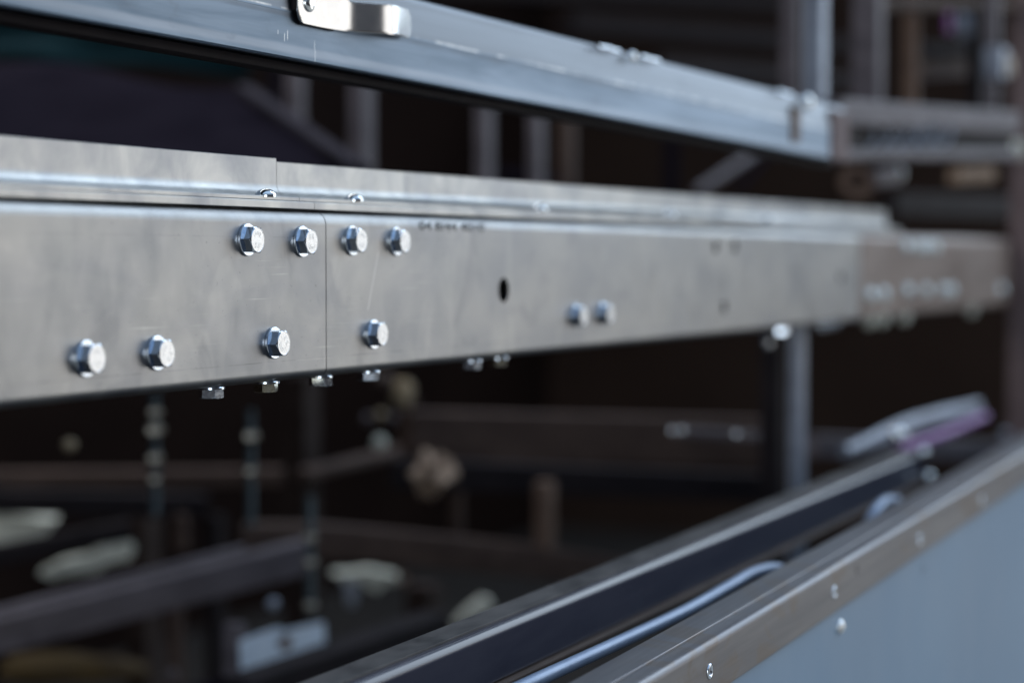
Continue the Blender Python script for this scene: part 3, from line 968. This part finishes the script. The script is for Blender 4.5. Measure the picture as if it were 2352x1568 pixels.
slab('tarpaulin', (P(-300, 0, 3.8), P(600, 10, 4.0), P(570, 175, 4.0), P(-300, 110, 3.75)), .004, M_TEAL, 'dark teal tarpaulin behind the upper beam on the left', 'tarpaulin', wob=.04, seed=8)
ballclip('amber_lamp', -6, 285, 3.2, 14, M_BRASS, 'small amber knob at the left edge just above the angle strip', 'knob')
# upper centre, dark rails of the hall
g3 = 'dark roof rails of the hall behind'
bar('roof_rail', P(1000, -25, 6.0), P(1820, 12, 6.5), .08, .05, M_DARK, 'topmost faint roof rail in the dark behind the upper beam', 'rail', g3)
bar('roof_rail', P(1300, 55, 6.0), P(1960, 110, 6.5), .08, .05, M_DARK, 'brown roof rail in the dark, middle one of three', 'rail', g3)
bar('roof_rail', P(1500, 150, 6.0), P(1960, 190, 6.5), .08, .05, M_DARK, 'brown roof rail in the dark, lowest one of three', 'rail', g3)

# ------------------------------------------------------------------ below the beam, right
cp = thing('support_post', 'upright channel post carrying the far part of the beam', 'post', P(1800, 1120, 3.0))
bpy.context.view_layer.update()
post('shaded_channel', 1744, 1802, 752, 1560, 3.1, M_DARK, None, parent=cp)  # shaded face of the post made as a dark part
post('lit_flange', 1805, 1854, 742, 1560, 3.0, M_FRAMEL, None, parent=cp, ratio=2.5, round_=.008)  # lit face of the same post made as a pale part
add_bolt(cp, P(1763, 788, 2.95), Vector((-.45, -.9, .2)), 10, plain=True, scale=.55)
la = thing('linkage_arm', 'thin grey linkage arm with pivot bolts left of the support post', 'arm', P(1545, 990, 3.0))
bpy.context.view_layer.update()
bar('arm_bar', P(1550, 990, 3.02), P(1790, 1006, 3.2), .012, mm(24, 3.0), M_FRAME, parent=la)
for px, py in ((1543, 990), (1568, 990), (1692, 999)):
    ballclip('pivot_bolt', px, py, 3.0, 7, M_ZINC, parent=la)
bar('low_rail', P(930, 1000, 3.6), P(1790, 1016, 3.9), .05, .09, M_FRAMEB, 'broad dark brown rail low behind the support post', 'rail')
bar('low_rail', P(1850, 1022, 3.6), P(2420, 1040, 4.2), .05, .04, M_FRAME, 'dim grey rail right of the support post, behind the tube bundle', 'rail')
bar('low_rail', P(900, 1085, 3.5), P(1760, 1120, 3.7), .04, .05, M_DARK, 'black rail just under the broad brown rail', 'rail')
tb = thing('tube_bundle', 'slanting bundle of pale tubes wrapped in violet film', 'tubes', P(1940, 1035, 3.2))
bpy.context.view_layer.update()
for k, (dy, m_, r_) in enumerate(((-12, M_FRAMEL, .009), (4, M_FRAMEL, .008), (-22, M_FRAMEL, .004))):
    tube('tube', [P(1940, 1042 + dy * .4, 3.15), P(2080, 985 + dy, 3.4), P(2245, 938 + dy * .7, 3.8)], r_, m_, parent=tb)
tube('film_wrap', [P(2068, 1030, 3.28), P(2160, 1000, 3.45), P(2262, 956, 3.7)], .008, M_PURPLE, parent=tb)
ballclip('end_cap', 2063, 1002, 3.15, 19, M_SHINE, parent=tb)
ballclip('wall_screw', 2308, 998, 3.9, 12, M_FRAMEL, 'lone dim screw head beside the foot of the tall far post', 'screw')

# ------------------------------------------------------------------ below the beam, centre and left
g = 'short low uprights in the dark below the beam'
post('short_upright', 1032, 1066, 1090, 1262, 3.6, M_FRAMEB, 'short brown upright below the tan rag', group=g)
post('short_upright', 1225, 1278, 1105, 1262, 3.5, M_RUST, 'short rust-topped upright standing on the curved brown rail', group=g, ratio=1.5)
post('short_upright', 398, 436, 1180, 1260, 3.5, M_FRAMEB, 'short upright just above the slanting grey brace', group=g)
post('short_upright', 382, 426, 1380, 1600, 3.4, M_FRAMEB, 'upright continuing below the slanting grey brace', group=g)
post('short_upright', 650, 738, 860, 1600, 3.6, M_DIM, 'broad dark brown upright behind the stud with two pale nuts', group=g, ratio=1.2)
post('short_upright', 290, 372, 1180, 1600, 4.0, M_DIM, 'broad dark upright at the end of the upper pale board', group=g, ratio=1.2)
post('short_upright', 930, 1020, 1340, 1600, 3.9, M_DIM, 'broad dark upright under the curved rail, between two pale boards', group=g, ratio=1.2)
post('short_upright', 470, 520, 1180, 1600, 3.9, M_DARK, 'black upright left of the white bracket', group=g)
pts = [P(560, 1240, 3.3), P(740, 1240, 3.3), P(980, 1262, 3.4), P(1220, 1285, 3.5), P(1480, 1330, 3.6)]
for a, b, nm in ((pts[0], pts[2], 'first'), (pts[2], pts[4], 'second')):
    pass
def curved_rail(name, pts, wd, ht, mat, label, cat):
    bm = bmesh.new(); rings = []
    o0 = pts[0]
    Q = []
    for i in range(len(pts) - 1):
        for k in range(6): Q.append(pts[i].lerp(pts[i + 1], k / 6))
    Q.append(pts[-1])
    for _ in range(4): Q = [Q[0]] + [(Q[i - 1] + Q[i] * 2 + Q[i + 1]) / 4 for i in range(1, len(Q) - 1)] + [Q[-1]]
    for i, p in enumerate(Q):
        d = (Q[min(i + 1, len(Q) - 1)] - Q[max(i - 1, 0)]).normalized()
        s = Vector((-d.y, d.x, 0)).normalized(); u = d.cross(s)
        rings.append([bm.verts.new(p - o0 + s * y + u * z) for (y, z) in rrect(-wd / 2, wd / 2, -ht / 2, ht / 2, .003, 3)])
    for a, b in zip(rings, rings[1:]):
        for i in range(len(a)):
            j = (i + 1) % len(a); bm.faces.new((a[i], a[j], b[j], b[i]))
    bm.faces.new(rings[0]); bm.faces.new(rings[-1])
    o = link_mesh(name, bm_mesh(bm, name), mat, None, Matrix.Translation(o0), smooth=40)
    tag(o, label, cat); return o
curved_rail('curved_rail', pts, .05, .055, M_FRAMEB, 'dark brown curved rail sweeping right below the beam', 'rail')
br = thing('slanting_brace', 'heavy grey brace slanting up from the lower left corner', 'brace', P(-60, 1468, 3.0))
bpy.context.view_layer.update()
bar('brace_tube', P(-120, 1486, 3.0), P(705, 1275, 3.25), .04, mm(80, 3.1), M_FRAME, parent=br)
bar('top_lip', P(-120, 1432, 2.96), P(560, 1258, 3.1), .03, mm(14, 3.0), M_FRAMEL if False else M_FRAME, parent=br)
bar('cross_bar', P(-100, 1100, 3.7), P(700, 1092, 3.9), .04, .03, M_FRAMEB, 'dim brown cross bar behind the two threaded studs', 'bar')
bar('cross_bar', P(-100, 1150, 3.5), P(470, 1160, 3.7), .05, .04, M_DARK, 'black cross bar above the pale boards at the left', 'bar')
bar('cross_bar', P(-100, 1292, 3.3), P(300, 1215, 3.4), .03, mm(48, 3.3), M_DARK, 'black bar lying between the two pale boards', 'bar')
bar('cross_bar', P(690, 1090, 3.5), P(940, 1030, 3.8), .03, .018, M_FRAMEB, 'short brown bar rising beside the black upright', 'bar')
# threaded studs
NUT_ME = BOLT_PLAIN.copy(); NUT_ME.materials.clear(); NUT_ME.materials.append(M_DULLZ); NUT_ME.materials.append(M_DULLZ)
def stud(px, py0, py1, z, nuts, label, rpx=9, g_='threaded studs hanging below the beam'):
    t = thing('threaded_stud', label, 'stud', P(px, py0, z), g_)
    bpy.context.view_layer.update()
    L = mm(py1 - py0, z); r = mm(rpx, z)
    prof = [(0, 0)]
    n = int(L / .002)
    for i in range(n):
        prof += [(r, -i * L / n), (r * .86, -(i + .5) * L / n)]
    prof += [(0, -L)]
    link_mesh('thread', bm_mesh(lathe(prof, 14), 'thread'), M_STUD, t, Matrix.Identity(4))
    for (py, k) in nuts:
        s = k
        b = bpy.data.objects.new('nut', NUT_ME); COL.objects.link(b); b.parent = t
        p = P(px, py, z)
        b.matrix_local = t.matrix_world.inverted() @ Matrix.Translation(p + Vector((0, 0, -.004 * s))) @ Matrix.Scale(s, 4)
        b['label'] = 'pale shiny nut' if py in (1050,) else 'dull grey nut'
stud(355, 900, 1185, 3.0, ((945, 1.0), (985, 1.3), (1050, 1.1), (1100, .8)), 'threaded stud hanging under the bolts, with four nuts')
stud(575, 940, 1210, 3.0, ((1000, 1.15), (1080, .9)), 'threaded stud with a pale round nut near its top, right of the four-nut stud')
stud(712, 1140, 1420, 3.0, ((1232, 1.0), (1290, 1.0), (1388, 1.0)), 'low threaded stud with round nuts at the end of the slanting brace')
ballclip('small_knob', 160, 1022, 2.9, 16, M_BRASS, 'dim brownish knob in the dark left of the studs', 'knob')
ballclip('hanging_nut', 627, 1386, 3.0, 14, M_FRAMEL, 'pale nut just above the white bracket', 'nut')
# valve cluster under the seam
vc = thing('valve_cluster', 'cluster of small brass fittings and caps hanging in the dark under the seam', 'fittings', P(880, 930, 3.3))
bpy.context.view_layer.update()
box_obj('valve_body', P(925, 905, 3.5), (.03, .03, .045), M_BRASS, vc, .006, rot=Matrix.Rotation(.5, 3, 'Y'))
box_obj('bracket', P(880, 870, 3.5), (.04, .02, .02), M_FRAMEB, vc, .004)
for px, py, rp, m_ in ((845, 962, 12, M_FRAME), (874, 955, 13, M_BRASS), (903, 962, 12, M_FRAME), (946, 922, 14, M_FRAMEB)):
    ballclip('fitting', px, py, 3.6, rp, m_, parent=vc)
ballclip('cap', 872, 1016, 3.3, 17, M_PALE, parent=vc)
lump('tan_rag', 998, 1085, 3.3, 84, 82, M_TAN, 'crumpled tan rag lying in the dark under the beam', 'rag', seed=5, rough=.95)
# pale boards and blocks low in the dark
g = 'pale boards lying low in the dark'
def plate(name, out, z, th, mat, label, cat, group=None, tilt=.0):
    c = P(sum(p[0] for p in out) / len(out), sum(p[1] for p in out) / len(out), z)
    bm = bmesh.new()
    rnd = random.Random(len(label))
    n = len(out)
    dense = []
    for i in range(n):
        (x0, y0), (x1, y1) = out[i], out[(i + 1) % n]
        for k in range(4):
            t = k / 4
            dense.append((x0 + (x1 - x0) * t + rnd.uniform(-2, 2), y0 + (y1 - y0) * t + rnd.uniform(-2, 2)))
    fr = [bm.verts.new(P(x, y, z) - c) for x, y in dense]
    bk = [bm.verts.new(P(x, y, z) - c + Vector((th * .8, th * .5, 0))) for x, y in dense]
    bm.faces.new(fr); bm.faces.new(list(reversed(bk)))
    for i in range(len(fr)):
        j = (i + 1) % len(fr)
        bm.faces.new((fr[j], fr[i], bk[i], bk[j]))
    o = link_mesh(name, bm_mesh(bm, name), mat, None, Matrix.Translation(c))
    tag(o, label, cat, group)
    return o
plate('pale_board', [(-160, 1172), (0, 1180), (128, 1196), (100, 1232), (0, 1250), (-160, 1275)], 3.8, .07, M_PALE, 'broken pale board leaving the frame at the left edge, upper one of two', 'board', g)
plate('pale_board', [(88, 1318), (140, 1292), (200, 1282), (226, 1262), (290, 1246), (306, 1262), (300, 1284), (246, 1292), (228, 1308), (160, 1318), (120, 1330)], 3.6, .06, M_PALE, 'broken pale board just above the slanting grey brace', 'board', g)
plate('pale_board', [(764, 1318), (800, 1316), (850, 1309), (912, 1322), (916, 1334), (884, 1342), (868, 1358), (846, 1350), (834, 1334), (790, 1332)], 3.8, .05, M_PALE, 'broken pale board under the curved brown rail', 'board', g)
plate('grey_tab', [(790, 1340), (822, 1342), (818, 1388), (798, 1390)], 3.75, .02, M_FRAMEL, 'small grey tab hanging under a pale board below the curved rail', 'tab')
plate('pale_board', [(1046, 1436), (1074, 1404), (1112, 1378), (1130, 1382), (1136, 1398), (1104, 1410), (1078, 1428)], 3.7, .05, M_PALE, 'broken pale board right above the far edge of the black rail', 'board', g)
ballclip('round_cap', 925, 1332, 3.9, 12, M_RUST, 'round brown cap at the tip of a pale board', 'cap')
lump('ochre_sack', 170, 1535, 3.6, 340, 80, M_OCHRE, 'ochre brown sack slumped in the bottom left corner', 'sack', seed=9, rough=.3)
# white bracket
wbk = thing('white_bracket', 'pale bluish bracket plate with one hole, below the low stud', 'bracket', P(650, 1490, 2.9))
bpy.context.view_layer.update()
bm = bmesh.new()
FB = Frame(P(560, 1560, 2.85), 3000, 500)
out = [(552, 1470), (640, 1440), (655, 1446), (742, 1428), (746, 1490), (640, 1535), (612, 1575), (556, 1600)]
z_at = lambda x: 2.85 * (1 + (x - 552) * .00045)
inn = [(655 + 17 * math.cos(a), 1476 + 15 * math.sin(a)) for a in [2 * math.pi * k / 16 for k in range(16)]]
pl = [P(x, y, z_at(x)) for x, y in out]
vs = [bm.verts.new(p) for p in pl]
f = bm.faces.new(vs)
me = bm_mesh(bm, 'plate')
o = link_mesh('plate', me, M_WHITEP, wbk, wbk.matrix_world.inverted())
k = o.modifiers.new('s', 'SOLIDIFY'); k.thickness = .004; k.offset = 0
bmc = lathe([(0, -.004), (.0095, -.004), (.0095, .004), (0, .004)], 24)
ho = link_mesh('bracket_hole_disc', bm_mesh(bmc, 'hole_disc'), M_RUST, wbk, wbk.matrix_world.inverted() @ Matrix.Translation(P(655, 1476, 2.885)) @ axis_rot(-FWD))  # dark of the bracket's open hole made as a brown disc
box_obj('foot', P(540, 1500, 3.0), (.02, .03, .09), M_FRAME, wbk, .003)
bar('low_bar', P(540, 1600, 2.7), P(1000, 1440, 3.1), .05, .05, M_DARK, 'black bar crossing below the white bracket', 'bar')
bar('low_bar', P(200, 1640, 2.9), P(900, 1520, 3.3), .03, .03, M_SHEET, 'faint grey bar along the bottom edge under the bracket', 'bar')
ballclip('floor_cap', 396, 1550, 3.2, 15, M_FRAME, 'dim round cap at the foot of the lower upright', 'cap')
